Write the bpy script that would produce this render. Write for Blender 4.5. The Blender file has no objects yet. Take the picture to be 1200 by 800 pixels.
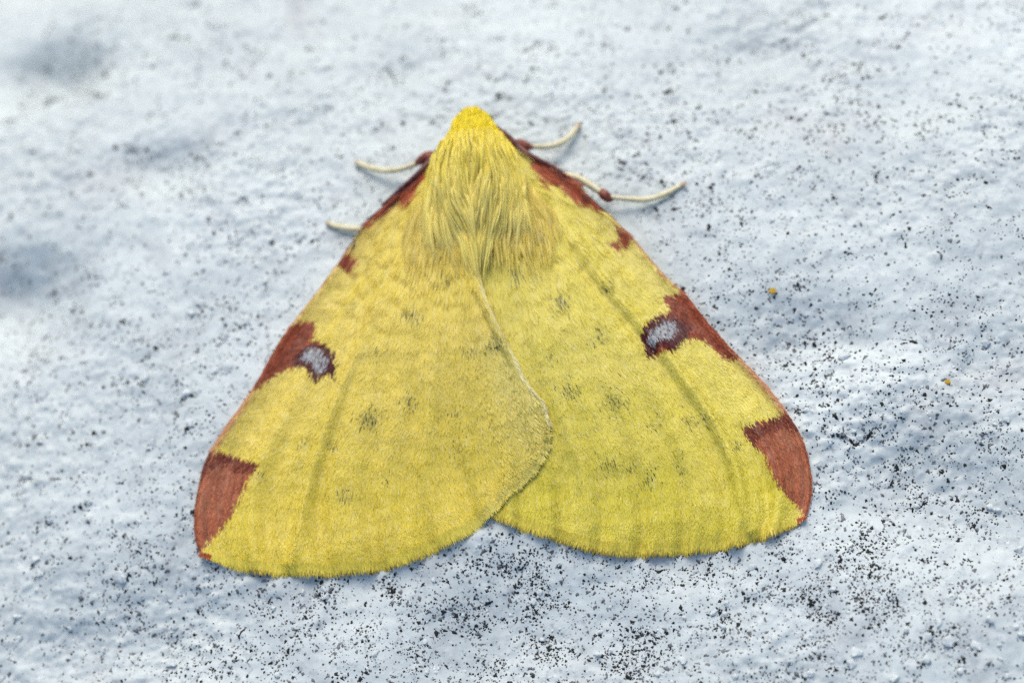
import bpy, bmesh, math
import numpy as np
from mathutils import Vector, Matrix

# 1 Blender unit = 1 cm (a moth with a span of about 3 cm)
sc = bpy.context.scene
sc.unit_settings.system = 'METRIC'
sc.unit_settings.scale_length = 0.01
rng = np.random.default_rng(11)
R = math.radians

# ------------------------------------------------------------------ camera
DIST, FRAME_W = 11.0, 5.0
TILT, YAW = R(20), R(7)            # seen from behind and a little from the right
T = np.array([0.0, 0.0, 0.10])
cam_pos = T + DIST * np.array([math.sin(YAW), -math.sin(TILT) * math.cos(YAW), math.cos(TILT) * math.cos(YAW)])
fw = (T - cam_pos) / np.linalg.norm(T - cam_pos)
right = np.cross(fw, [0, 1, 0]); right /= np.linalg.norm(right)
up = np.cross(right, fw)
cd = bpy.data.cameras.new('camera'); cam = bpy.data.objects.new('camera', cd)
sc.collection.objects.link(cam); sc.camera = cam
m = Matrix.Identity(4)
for i in range(3):
    m[i][0], m[i][1], m[i][2], m[i][3] = right[i], up[i], -fw[i], cam_pos[i]
cam.matrix_world = m
cd.sensor_width = 36; cd.lens = 36 * DIST / FRAME_W
cd.clip_start = 0.1; cd.clip_end = 500
cd.dof.use_dof = True
cd.dof.aperture_fstop = 0.25
FOCUS = np.array([0.35, -0.75, 0.12])
cd.dof.focus_distance = float(np.dot(FOCUS - cam_pos, fw))
cd.dof.aperture_blades = 0

# ------------------------------------------------------------------ light
SUN_EL, SUN_AZ = R(50), R(-8)       # azimuth measured from +Y towards +X
w = bpy.data.worlds.new('World'); sc.world = w; w.use_nodes = True
nt = w.node_tree
bg = nt.nodes['Background']
sky = nt.nodes.new('ShaderNodeTexSky'); sky.sky_type = 'NISHITA'; sky.sun_disc = False
sky.sun_elevation = SUN_EL; sky.sun_rotation = SUN_AZ
sky.air_density = 1.0; sky.dust_density = 2.0
nt.links.new(sky.outputs['Color'], bg.inputs['Color'])
bg.inputs['Strength'].default_value = 0.14
ld = bpy.data.lights.new('sun', 'SUN'); sun = bpy.data.objects.new('sun', ld)
sc.collection.objects.link(sun)
ld.energy = 1.4; ld.angle = R(36); ld.color = (1.0, 0.95, 0.86)
sdir = Vector((math.sin(SUN_AZ) * math.cos(SUN_EL), math.cos(SUN_AZ) * math.cos(SUN_EL), math.sin(SUN_EL)))
sun.rotation_euler = sdir.to_track_quat('Z', 'Y').to_euler()
sun.location = (0, 10, 10)
sc.view_settings.view_transform = 'Standard'; sc.view_settings.look = 'None'
sc.view_settings.exposure = 0.52; sc.view_settings.gamma = 1.0
sc.view_settings.use_curve_mapping = False
sc.cycles.use_denoising = False
sc.cycles.max_bounces = 8

# ------------------------------------------------------------------ helpers
def ray(px):
    """unit directions through photograph positions (1200 x 800)"""
    px = np.atleast_2d(np.asarray(px, float))
    k = FRAME_W / DIST / 1200.0
    d = fw + ((px[:, :1] - 600) * k) * right + ((400 - px[:, 1:2]) * k) * up
    return d

def on_plane(px, z):
    d = ray(px); z = np.broadcast_to(np.asarray(z, float), (len(d),))
    t = (z - cam_pos[2]) / d[:, 2]
    return cam_pos + d * t[:, None]

def on_surface(px, f, it=7):
    p = on_plane(px, 0.12)
    for _ in range(it):
        p = on_plane(px, f(p[:, 0], p[:, 1]))
    return p

def _hash(ix, iy, seed):
    h = (ix.astype(np.int64) * 374761393 + iy.astype(np.int64) * 668265263 + seed * 974634777) & 0xffffffff
    h = ((h ^ (h >> 13)) * 1274126177) & 0xffffffff
    h = (h ^ (h >> 16)) & 0xffffffff
    return h / 4294967295.0

def noise(x, y, seed=0):
    """gradient noise, about -1..1"""
    x = np.asarray(x, float); y = np.asarray(y, float)
    ix = np.floor(x); iy = np.floor(y); fx = x - ix; fy = y - iy
    ux = fx * fx * fx * (fx * (fx * 6 - 15) + 10); uy = fy * fy * fy * (fy * (fy * 6 - 15) + 10)
    def g(i, j):
        a = _hash(ix + i, iy + j, seed) * 2 * np.pi
        return np.cos(a) * (fx - i) + np.sin(a) * (fy - j)
    return ((g(0, 0) * (1 - ux) + g(1, 0) * ux) * (1 - uy) + (g(0, 1) * (1 - ux) + g(1, 1) * ux) * uy) * 1.5

def fbm(x, y, seed=0, octv=3):
    s = 0; a = 1.0
    for k in range(octv):
        s = s + a * noise(x * 2 ** k, y * 2 ** k, seed + k * 17); a *= 0.5
    return s

def sstep(a, b, x):
    t = np.clip((np.asarray(x, float) - a) / (b - a), 0, 1)
    return t * t * (3 - 2 * t)

def link(name, me, parent=None):
    o = bpy.data.objects.new(name, me); sc.collection.objects.link(o)
    if parent is not None:
        o.parent = parent; o.matrix_parent_inverse = parent_world(parent).inverted()
    return o

def parent_world(p):
    mw = Matrix.Translation(p.location)
    return mw if p.parent is None else mw @ Matrix.Identity(4) if p.type == 'EMPTY' else Matrix.Identity(4)

def mesh(name, verts, faces, mat, parent=None, cols=None, smooth=True):
    """verts (n,3); faces list of (k,m) index arrays"""
    me = bpy.data.meshes.new(name)
    verts = np.asarray(verts, np.float32)
    if not isinstance(faces, list): faces = [faces]
    faces = [np.asarray(f, np.int32) for f in faces if len(f)]
    loops = np.concatenate([f.ravel() for f in faces])
    tot = np.concatenate([np.full(len(f), f.shape[1], np.int32) for f in faces])
    start = np.concatenate([[0], np.cumsum(tot)[:-1]]).astype(np.int32)
    me.vertices.add(len(verts)); me.vertices.foreach_set('co', verts.ravel())
    me.loops.add(len(loops)); me.loops.foreach_set('vertex_index', loops.astype(np.int32))
    me.polygons.add(len(tot)); me.polygons.foreach_set('loop_start', start)
    me.update(calc_edges=True)
    if smooth: me.polygons.foreach_set('use_smooth', np.ones(len(tot), bool))
    if cols is not None:
        a = me.attributes.new('Col', 'FLOAT_COLOR', 'POINT')
        c = np.ones((len(verts), 4), np.float32); c[:, :3] = cols
        a.data.foreach_set('color', c.ravel())
    me.validate(); me.update()
    me.materials.append(mat)
    return link(name, me, parent)

def lim(c, m=.93):
    """keep the hue where a colour would go past the limit"""
    c = np.maximum(c, 0)
    return c / np.maximum(1, c.max(-1, keepdims=True) / m)

def new_mat(name):
    mt = bpy.data.materials.new(name); mt.use_nodes = True
    return mt, mt.node_tree.nodes, mt.node_tree.links, mt.node_tree.nodes['Principled BSDF']

def col_mat(name, rough=0.55, spec=0.3, transl=0.0, sheen=0.0):
    """colour comes from the pigment attribute of each scale or hair"""
    mt, N, L, b = new_mat(name)
    at = N.new('ShaderNodeAttribute'); at.attribute_name = 'Col'
    L.new(at.outputs['Color'], b.inputs['Base Color'])
    b.inputs['Roughness'].default_value = rough
    b.inputs['Specular IOR Level'].default_value = spec
    b.inputs['Sheen Weight'].default_value = sheen
    if transl > 0:
        tr = N.new('ShaderNodeBsdfTranslucent'); L.new(at.outputs['Color'], tr.inputs['Color'])
        mx = N.new('ShaderNodeMixShader'); mx.inputs[0].default_value = transl
        L.new(b.outputs[0], mx.inputs[1]); L.new(tr.outputs[0], mx.inputs[2])
        L.new(mx.outputs[0], N['Material Output'].inputs['Surface'])
    return mt

def grain_mat(name, c1, c2, scale=40, rough=0.8, spec=0.3, bump=0.3):
    mt, N, L, b = new_mat(name)
    tc = N.new('ShaderNodeTexCoord')
    nz = N.new('ShaderNodeTexNoise'); nz.inputs['Scale'].default_value = scale; nz.inputs['Detail'].default_value = 4
    L.new(tc.outputs['Object'], nz.inputs['Vector'])
    rp = N.new('ShaderNodeValToRGB'); rp.color_ramp.elements[0].position = .35; rp.color_ramp.elements[1].position = .65
    rp.color_ramp.elements[0].color = (*c1, 1); rp.color_ramp.elements[1].color = (*c2, 1)
    L.new(nz.outputs['Fac'], rp.inputs[0]); L.new(rp.outputs[0], b.inputs['Base Color'])
    bp = N.new('ShaderNodeBump'); bp.inputs['Strength'].default_value = bump; bp.inputs['Distance'].default_value = 0.004
    L.new(nz.outputs['Fac'], bp.inputs['Height']); L.new(bp.outputs[0], b.inputs['Normal'])
    b.inputs['Roughness'].default_value = rough; b.inputs['Specular IOR Level'].default_value = spec
    return mt

# ------------------------------------------------------------------ ground: rough painted masonry
def px0(x, y):
    return on_plane([(x, y)], 0.0)[0]

# hollows seen in the photograph: photo x, y, radius (cm), depth (cm), stretch
HOLLOWS = [(10, 35, .28, .17), (60, 48, .18, .06), (185, 187, .18, .06), (10, 330, .24, .12), (40, 380, .20, .04), (260, 60, .22, .03),
           (930, 398, .24, .06), (1060, 545, .30, .06), (1150, 610, .34, .06), (640, 705, .34, .05), (560, 770, .28, .04),
           (1020, 395, .18, .03), (200, 740, .36, .06), (430, 690, .22, .03), (800, 655, .22, .03), (1180, 430, .26, .04),
           (890, 40, .22, .04), (470, 60, .2, .03), (985, 600, .22, .03), (60, 760, .25, .04), (720, 760, .25, .03), (1060, 110, .22, .03)]
HOL = [(*px0(x, y)[:2], r, d) for x, y, r, d in HOLLOWS]
# lumps of grit under the paint: photo x, y, diameter in photo pixels
LUMPS = [(990, 418, 15), (1008, 513, 11), (945, 480, 9), (815, 670, 9), (858, 672, 10), (882, 665, 12), (958, 660, 15), (837, 717, 11), (852, 708, 9),
         (850, 720, 10), (847, 735, 12), (800, 773, 12), (1003, 763, 19), (998, 778, 12), (1063, 737, 12), (1027, 737, 9), (1083, 773, 13), (1012, 612, 8),
         (1038, 608, 8), (1088, 745, 12), (902, 745, 8), (1030, 662, 7), (1160, 594, 13), (1168, 598, 10), (1195, 645, 13), (1190, 735, 11), (1160, 725, 13),
         (1112, 750, 16), (1100, 730, 12), (1145, 757, 14), (1125, 785, 12), (1198, 743, 10), (1105, 585, 9), (1073, 593, 9), (975, 690, 10),
         (42, 655, 12), (47, 671, 12), (140, 675, 17), (200, 703, 9), (22, 722, 12), (22, 750, 12), (122, 762, 10), (82, 735, 8), (200, 777, 14), (204, 735, 9),
         (292, 768, 12), (325, 790, 11), (382, 699, 10), (320, 712, 9), (355, 693, 9), (32, 556, 12), (14, 632, 9), (163, 610, 9),
         (224, 367, 13), (208, 383, 12), (265, 395, 12), (258, 402, 9), (251, 436, 14), (218, 460, 15), (232, 459, 10), (224, 494, 15), (180, 518, 12), (170, 443, 13),
         (195, 320, 13), (225, 285, 10), (246, 285, 10), (290, 375, 12), (48, 517, 9), (625, 703, 12), (632, 694, 8), (700, 766, 12), (715, 764, 9), (636, 748, 8), (657, 660, 7),
         (703, 740, 9), (498, 751, 8), (437, 752, 9), (440, 765, 10), (405, 790, 9), (380, 690, 10), (760, 200, 12), (755, 205, 10), (905, 345, 9), (1155, 402, 12), (1168, 398, 11),
         (1180, 492, 9), (1053, 560, 7), (310, 330, 9), (150, 240, 9), (520, 45, 8), (330, 200, 10), (440, 150, 8), (870, 350, 8), (1080, 270, 8), (1000, 505, 9),
         (985, 505, 8), (860, 795, 12), (770, 790, 10), (950, 790, 11), (1048, 795, 13), (1180, 790, 12), (920, 500, 8), (60, 610, 9), (105, 590, 8)]

# outline of the resting moth: the grit under it is crushed flat
FOOT = on_plane([(497, 190), (432, 258), (356, 361), (302, 446), (245, 531), (226, 600), (226, 660), (327, 676), (438, 672), (519, 645), (585, 614), (661, 642), (724, 655), (830, 650), (915, 630), (955, 612), (957, 560), (923, 484), (831, 379), (731, 268), (640, 185), (553, 130)], 0.0)[:, :2]
def inside(px, poly):
    x, y = px[:, 0], px[:, 1]; r = np.zeros(len(px), bool); n = len(poly)
    for i in range(n):
        x0, y0 = poly[i]; x1, y1 = poly[(i + 1) % n]
        c = ((y0 > y) != (y1 > y)) & (x < (x1 - x0) * (y - y0) / (y1 - y0 + 1e-12) + x0)
        r ^= c
    return r
# random bumps that belong to the sheet itself
nb = 420
BUMP = np.column_stack([rng.uniform(-3.6, 3.6, nb), rng.uniform(-2.6, 3.2, nb), rng.uniform(.018, .05, nb), rng.uniform(.004, .013, nb)])
BUMP = BUMP[~inside(BUMP[:, :2], FOOT)]

def ground_smooth(x, y):
    x = np.asarray(x, float); y = np.asarray(y, float)
    z = .035 * noise(x * .55 + 3.1, y * .55 + 7.7, 1) + .022 * noise(x * 1.5, y * 1.7, 2)
    for hx, hy, r, d in HOL:
        z = z - 1.5 * d * np.exp(-(((x - hx) / (r * 1.25)) ** 2 + ((y - hy) / (r * .8)) ** 2))
    z = z - .075 * np.clip(-(y + .9), 0, 2.2) ** 2       # the wall is bent away below the moth, to darken it there
    z = z - .13 * np.clip(y - .55, 0, 3) ** 2 - .10 * np.clip(-x - 1.3, 0, 3) ** 2      # and curves off beyond its head and one wing tip
    z = z - .25 * np.clip(np.hypot(x, y) - 4, 0, None)
    return z

def ground_z(x, y):
    z0 = ground_smooth(x, y); z = np.zeros_like(z0)
    ps = sstep(-.35, .6, noise(x * 1.1 + 9, y * 1.1, 21))
    z = z + .0105 * fbm(x * 4.2 + .6 * noise(x * 3, y * 3, 5), y * 5.0, 3, 3)
    r = fbm(x * 11, y * 13, 8, 3)
    z = z + .0130 * (.15 + .85 * ps) * np.clip(r, -.4, 1.2)
    r2 = noise(x * 34, y * 38, 13)
    z = z + .0060 * (.2 + ps) * np.clip(r2, -.25, 1)
    flat = inside(np.column_stack([x, y]), FOOT)
    return z0 + np.where(flat, np.clip(z * .5, -.02, .008), z)

def axis(core0, core1, h, far):
    c = np.arange(core0, core1, h); a = []; b = []; s = h; p = core0
    while p > -far: s *= 1.12; p -= s; a.append(p)
    s = h; p = c[-1]
    while p < far: s *= 1.12; p += s; b.append(p)
    return np.concatenate([a[::-1], c, b])

gx = axis(-2.9, 2.9, .0108, 24); gy = axis(-2.1, 2.35, .0108, 24)
GX, GY = np.meshgrid(gx, gy)
GZ = ground_z(GX.ravel(), GY.ravel()).reshape(GX.shape)
for bx_, by_, br, bh in BUMP:       # local bumps, only on the grid cells they touch
    i0, i1 = np.searchsorted(gx, [bx_ - 2.2 * br, bx_ + 2.2 * br]); j0, j1 = np.searchsorted(gy, [by_ - 2.2 * br, by_ + 2.2 * br])
    if i1 <= i0 or j1 <= j0: continue
    sx = GX[j0:j1, i0:i1]; sy = GY[j0:j1, i0:i1]
    q = np.hypot(sx - bx_, (sy - by_) * 1.15) / br * (1 + .35 * noise(sx * 30, sy * 30, 31))
    GZ[j0:j1, i0:i1] += bh * np.exp(-q ** 4)
ny, nx = GX.shape
idx = np.arange(nx * ny).reshape(ny, nx)
quads = np.stack([idx[:-1, :-1], idx[:-1, 1:], idx[1:, 1:], idx[1:, :-1]], -1).reshape(-1, 4)

def paint_material():
    mt, N, L, b = new_mat('weathered_white_paint')
    tc = N.new('ShaderNodeTexCoord')
    def nz(scale, detail, rough=.55, dist=0.0):
        n = N.new('ShaderNodeTexNoise'); n.inputs['Scale'].default_value = scale; n.inputs['Detail'].default_value = detail
        n.inputs['Roughness'].default_value = rough; n.inputs['Distortion'].default_value = dist
        L.new(tc.outputs['Object'], n.inputs['Vector']); return n
    def ramp(src, p0, p1, c0, c1):
        r = N.new('ShaderNodeValToRGB'); e = r.color_ramp.elements
        e[0].position = p0; e[1].position = p1; e[0].color = c0; e[1].color = c1
        L.new(src, r.inputs[0]); return r
    def mix(fac, a, c):
        mx = N.new('ShaderNodeMix'); mx.data_type = 'RGBA'
        L.new(fac, mx.inputs['Factor'])
        for k, v in ((6, a), (7, c)):
            if isinstance(v, tuple): mx.inputs[k].default_value = v
            else: L.new(v, mx.inputs[k])
        return mx.outputs[2]
    n1 = nz(.9, 5, .6)
    base = ramp(n1.outputs['Fac'], .35, .7, (.50, .545, .52, 1), (.62, .665, .625, 1))
    n2 = nz(2.6, 6, .65, .6)
    f2 = ramp(n2.outputs['Fac'], .54, .74, (0, 0, 0, 1), (.55, .55, .55, 1))
    c = mix(f2.outputs[0], base.outputs[0], (.30, .315, .33, 1))                 # grey weathered patches
    n3 = nz(26, 5, .7)
    f3 = ramp(n3.outputs['Fac'], .55, .70, (0, 0, 0, 1), (.75, .75, .75, 1))
    c = mix(f3.outputs[0], c, (.25, .27, .275, 1))
    n6 = nz(10, 5, .75, .4)
    f6 = ramp(n6.outputs['Fac'], .56, .72, (0, 0, 0, 1), (.55, .55, .55, 1))
    c = mix(f6.outputs[0], c, (.27, .29, .30, 1))
    n7 = nz(15, 4, .7)
    f7 = ramp(n7.outputs['Fac'], .58, .72, (0, 0, 0, 1), (.7, .7, .7, 1))
    c = mix(f7.outputs[0], c, (.72, .74, .72, 1))                 # cleaner paint on the crust                 # fine dirt in the grain
    n5 = nz(1.4, 3)
    f5 = ramp(n5.outputs['Fac'], .60, .8, (0, 0, 0, 1), (.35, .35, .35, 1))
    c = mix(f5.outputs[0], c, (.50, .45, .41, 1))                 # faint brownish patches
    L.new(c, b.inputs['Base Color'])
    b.inputs['Roughness'].default_value = .62; b.inputs['Specular IOR Level'].default_value = .35
    n4 = nz(60, 5, .7)
    bp = N.new('ShaderNodeBump'); bp.inputs['Strength'].default_value = .35; bp.inputs['Distance'].default_value = .005
    L.new(n4.outputs['Fac'], bp.inputs['Height']); L.new(bp.outputs[0], b.inputs['Normal'])
    return mt
PAINT = paint_material()
ground = mesh('ground', np.column_stack([GX.ravel(), GY.ravel(), GZ.ravel()]), quads, PAINT)
ground['kind'] = 'structure'
ground['label'] = 'rough weathered white painted masonry surface speckled with black grains'

def gz_at(x, y):
    """height of the finished sheet (bilinear)"""
    x = np.asarray(x, float); y = np.asarray(y, float)
    i = np.clip(np.searchsorted(gx, x) - 1, 0, nx - 2); j = np.clip(np.searchsorted(gy, y) - 1, 0, ny - 2)
    fx = (x - gx[i]) / (gx[i + 1] - gx[i]); fy = (y - gy[j]) / (gy[j + 1] - gy[j])
    return (GZ[j, i] * (1 - fx) + GZ[j, i + 1] * fx) * (1 - fy) + (GZ[j + 1, i] * (1 - fx) + GZ[j + 1, i + 1] * fx) * fy

# grit lumps, each a piece of the ground
WHITE = grain_mat('white_paint_grain', (.46, .50, .48), (.66, .695, .665), 5, .7, .3)
def lump_mesh(name, seed):
    bm = bmesh.new(); bmesh.ops.create_icosphere(bm, subdivisions=2, radius=1)
    r_ = np.random.default_rng(seed); o = r_.uniform(0, 50, 3); ax = r_.normal(size=(7, 3)); ax /= np.linalg.norm(ax, axis=1)[:, None]
    for v in bm.verts:
        p = np.array(v.co); k = 1.0
        for a in ax:                                  # chipped facets
            d = p @ a; lim = .50
            if d > lim: p = p - a * (d - lim) * .9
        k += .55 * float(noise(p[0] * 2 + o[0], p[1] * 2 + p[2] * 1.7 + o[1], seed))
        v.co = Vector(p * k)
    me = bpy.data.meshes.new(name); bm.to_mesh(me); bm.free()
    me.polygons.foreach_set('use_smooth', np.arange(len(me.polygons)) % 3 > 0); me.materials.append(WHITE)
    return me
lump_protos = [lump_mesh('grit_lump', 100 + k) for k in range(8)]
lump_xy = []
for k, (x, y, d) in enumerate(LUMPS):
    p = on_surface([(x, y)], gz_at)[0]; lump_xy.append((p[0], p[1], d / 240 / 2))
lx = rng.uniform(-2.8, 2.8, 120); ly = rng.uniform(-1.9, 2.2, 120)
lump_xy += [(a, b_, r_) for a, b_, r_ in zip(lx, ly, rng.uniform(.008, .016, 120)) if not inside(np.array([[a, b_]]), FOOT)[0]]
for k, (x, y, r_) in enumerate(lump_xy):
    o = link('grit_lump', lump_protos[k % 8], ground)
    o.location = (x, y, float(gz_at(x, y)) - r_ * .08)
    o.scale = (r_ * rng.uniform(.9, 1.25), r_ * rng.uniform(.8, 1.1), r_ * rng.uniform(.55, .95))
    o.rotation_euler = (rng.uniform(-.4, .4), rng.uniform(-.4, .4), rng.uniform(0, 6.28))

# black and grey grains: far too many to count
OCT_F = np.array([[0, 2, 4], [2, 1, 4], [1, 3, 4], [3, 0, 4], [2, 0, 5], [1, 2, 5], [3, 1, 5], [0, 3, 5]])
OCT_V = np.array([[1, 0, 0], [-1, 0, 0], [0, 1, 0], [0, -1, 0], [0, 0, 1], [0, 0, -1]], float)
def grains(name, P, rad, mat, flat=.6, sink=.1, stretch=1.3):
    n = len(P)
    V = np.repeat(OCT_V[None], n, 0) * rng.uniform(.65, 1.25, (n, 6, 1))
    V[:, :, 0] *= rng.uniform(1, stretch, n)[:, None]; V[:, :, 2] *= flat
    a = rng.uniform(0, 6.28, n); ca, sa = np.cos(a)[:, None], np.sin(a)[:, None]
    X = V[:, :, 0] * ca - V[:, :, 1] * sa; Y = V[:, :, 0] * sa + V[:, :, 1] * ca
    V = np.stack([X, Y, V[:, :, 2]], -1) * rad[:, None, None]
    z = gz_at(P[:, 0], P[:, 1]) - sink * rad
    V += np.column_stack([P, z])[:, None, :]
    F = OCT_F[None] + (np.arange(n) * 6)[:, None, None]
    o = mesh(name, V.reshape(-1, 3), F.reshape(-1, 3), mat, smooth=True)
    o['kind'] = 'stuff'
    return o

# where the grains gather, partly to darken hollows like shade: photo x, y, rx, ry, weight
DENSE = [(500, 720, 150, 90, 1.0), (640, 690, 120, 60, 1.0), (730, 700, 110, 80, .9), (420, 740, 120, 70, .8), (600, 650, 80, 30, .8),
         (980, 700, 90, 80, .8), (900, 700, 120, 80, .6), (950, 620, 40, 50, .8), (1050, 520, 110, 60, .6), (960, 470, 70, 70, .6), (1070, 690, 90, 70, .7),
         (1130, 570, 80, 40, .55), (890, 340, 50, 60, .55), (850, 250, 60, 60, .35), (930, 210, 90, 30, .35), (1150, 440, 90, 60, .45), (210, 460, 70, 80, .45), (260, 390, 60, 60, .4),
         (200, 640, 120, 60, .4), (330, 700, 80, 50, .7), (140, 690, 60, 40, .4), (200, 750, 70, 50, .5), (100, 400, 70, 50, .35), (40, 390, 50, 60, .4), (330, 310, 60, 60, .4),
         (420, 230, 50, 60, .3), (800, 200, 70, 70, .35), (190, 190, 60, 40, .6), (250, 50, 60, 30, .4), (40, 45, 50, 40, .8), (1010, 100, 60, 60, .35), (980, 140, 60, 40, .4),
         (1060, 150, 30, 30, .6), (640, 60, 60, 30, .35), (740, 160, 60, 50, .35), (1050, 780, 120, 40, .5), (800, 780, 100, 40, .7), (620, 790, 120, 40, .8)]
def grain_density(px):
    x, y = px[:, 0], px[:, 1]
    d = .05 + .09 * sstep(150, 650, y) + .05 * sstep(500, 900, x)
    for cx, cy, rx, ry, k in DENSE:
        d = d + .75 * k * np.exp(-((x - cx) / rx) ** 2 - ((y - cy) / ry) ** 2)
    return d
def scatter(n, power=1.0, clump=5.0, seed=50, thr=-.15):
    out = []
    got = 0
    while got < n:
        px = np.column_stack([rng.uniform(-120, 1320, n * 3), rng.uniform(-120, 920, n * 3)])
        d = grain_density(px) ** power
        P = on_plane(px, 0.0)
        c = sstep(thr, .55, fbm(P[:, 0] * clump, P[:, 1] * clump * 1.1, seed, 3))
        keep = rng.uniform(0, 1.0, len(px)) < np.clip(d, 0, 1.1) * (.10 + .9 * c) * .8
        out.append(P[keep, :2]); got += keep.sum()
    return np.concatenate(out)[:n]
BLACK = grain_mat('black_lichen_grain', (.006, .007, .007), (.03, .033, .03), 60, .75, .3)
GREY = grain_mat('grey_dirt_grain', (.10, .105, .10), (.24, .245, .24), 60, .85, .2)
P = scatter(14500, 1.0, 4.5, 50, -.05)
g = grains('black_grains', P, np.clip(rng.lognormal(math.log(.0048), .38, len(P)), .003, .015), BLACK)
g['label'] = 'countless tiny black grains scattered over the white painted surface'; g['category'] = 'grains'
cc_ = scatter(620, .35, 2.0, 71, -.5)
cc_ = np.concatenate([cc_, on_plane(np.column_stack([rng.uniform(-60, 1260, 330), rng.uniform(-80, 420, 330)]), 0.0)[:, :2]])
cl_n = rng.integers(2, 11, len(cc_))
P = np.repeat(cc_, cl_n, 0); cl_r = np.repeat(rng.uniform(.012, .05, len(cc_)), cl_n)
P = P + rng.normal(0, 1, P.shape) * cl_r[:, None] * np.array([1.0, .5])
P2 = np.array([(x - r_ * rng.uniform(.2, 1.2), y - r_ * rng.uniform(.5, 1.25)) for x, y, r_ in lump_xy[:len(LUMPS)] for _ in range(5)])  # black grains at each lump's lower left, as dirt and as its shade
P = np.concatenate([P, P2 + rng.normal(0, .01, P2.shape)])
g = grains('black_clumps', P, np.clip(rng.lognormal(math.log(.0070), .40, len(P)), .004, .020), BLACK, .5, .25, 1.9)
g['label'] = 'coarser black lichen grains in clusters, also standing in for shade below white lumps of grit'; g['category'] = 'grains'
P = np.concatenate([scatter(9000, .6, 6.0, 90), scatter(6000, .25, 7.0, 93)])
g = grains('grey_grains', P, np.clip(rng.lognormal(math.log(.0062), .42, len(P)), .003, .018), GREY, .5, .2, 1.7)
g['label'] = 'countless small grey dirt grains between the black ones on the paint'; g['category'] = 'grains'
P = scatter(3000, .6, 6.0, 120, -.4)
g = grains('white_grains', P, np.clip(rng.lognormal(math.log(.007), .4, len(P)), .003, .016), WHITE, .6, .2, 1.4)
g['label'] = 'countless small white paint grains standing out of the rough surface'; g['category'] = 'grains'

# two bright lichen specks
LICHEN = grain_mat('ochre_lichen', (.34, .20, .02), (.55, .36, .04), 90, .8, .2)
for (x, y, r_, lab) in ((906, 342, .018, 'small ochre lichen speck with black grains beside the moth\'s brown and white wing mark'),
                        (1111, 448, .014, 'tiny bright ochre lichen speck on bare white paint away from the moth')):
    p = on_surface([(x, y)], gz_at)[0]
    me = lump_protos[3].copy(); me.materials.clear(); me.materials.append(LICHEN)
    o = link('lichen_speck', me)
    o.location = (p[0], p[1], float(gz_at(p[0], p[1])) + r_ * .3); o.scale = (r_ * 1.3, r_, r_ * .6)
    o['label'] = lab; o['category'] = 'lichen'; o['group'] = 'ochre lichen specks'

# ------------------------------------------------------------------ moth
# moth frame on the ground plane: v runs from head to tail, u to its right
A0 = on_plane([(553, 135)], .22)[0][:2]; A1 = on_plane([(584, 605)], .10)[0][:2]
AX = (A1 - A0) / np.linalg.norm(A1 - A0); BX = np.array([-AX[1], AX[0]])     # BX: picture right
VLEN = np.linalg.norm(A1 - A0)
def uv_of(x, y):
    dx = np.asarray(x) - A0[0]; dy = np.asarray(y) - A0[1]
    return dx * BX[0] + dy * BX[1], dx * AX[0] + dy * AX[1]
def xy_of(u, v):
    return A0[0] + u * BX[0] + v * AX[0], A0[1] + u * BX[1] + v * AX[1]

root = bpy.data.objects.new('moth', None); sc.collection.objects.link(root)
bx0, by0 = xy_of(0, .5)
root.location = (bx0, by0, float(ground_smooth(bx0, by0)))
root.empty_display_size = .3
root['label'] = 'yellow moth with reddish brown wing edge marks resting flat on white paint'
root['category'] = 'moth'

def wing_height(x, y, side):
    u, v = uv_of(x, y); a = np.abs(u)
    hv = np.interp(v, [-.1, .15, .45, .75, 1.1, 1.6, 2.0, 2.4], [.20, .28, .34, .31, .25, .17, .10, .06])
    ev = np.interp(v, [0, .3, .8, 1.4, 1.9, 2.4], [.15, .15, .105, .065, .035, .025])
    wv = np.interp(v, [0, .3, 1.0, 1.9, 2.3], [.20, .33, .80, 1.45, 1.6])
    q = np.clip(a / wv, 0, 1.15)
    z = ev + (hv - ev) * (1 - sstep(-.15, 1.1, q)) * 1.03
    z = z + .035 * np.sin(np.clip(q, 0, 1) * np.pi) * sstep(.3, 1.2, v)            # blades bow up a little
    z = z - .02 * sstep(.9, 1.0, q)
    z = z - .03 * sstep(1.75, 2.15, v)
    if side < 0: z = z + .012 * sstep(-.25, .12, u) - .05 * np.clip(u - .02, 0, 1) ** 2
    else: z = z - .020 * sstep(.45, 0, u)
    return np.maximum(z, ground_smooth(x, y) + .020)

def spline(pts, n):
    """Catmull-Rom through the points, n samples evenly spaced by length"""
    p = np.asarray(pts, float); q = np.vstack([2 * p[0] - p[1], p, 2 * p[-1] - p[-2]]); o = []
    for i in range(1, len(q) - 2):
        t = np.linspace(0, 1, 40, endpoint=False)[:, None]
        a, b, c, d = q[i - 1], q[i], q[i + 1], q[i + 2]
        o.append(.5 * (2 * b + (c - a) * t + (2 * a - 5 * b + 4 * c - d) * t ** 2 + (3 * b - a - 3 * c + d) * t ** 3))
    o.append(p[-1:]); o = np.vstack(o)
    s = np.concatenate([[0], np.cumsum(np.linalg.norm(np.diff(o, axis=0), axis=1))])
    k = np.linspace(0, s[-1], n)
    return np.column_stack([np.interp(k, s, o[:, j]) for j in range(p.shape[1])])

Z1 = lambda pts: [(x / 2.6667 + 380, y / 2.6667 + 110) for x, y in pts]
Z2 = lambda pts: [(x / 2.353 + 200, y / 2.353 + 340) for x, y in pts]
Z3 = lambda pts: [(x / 2.353 + 660, y / 2.353 + 340) for x, y in pts]

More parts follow.
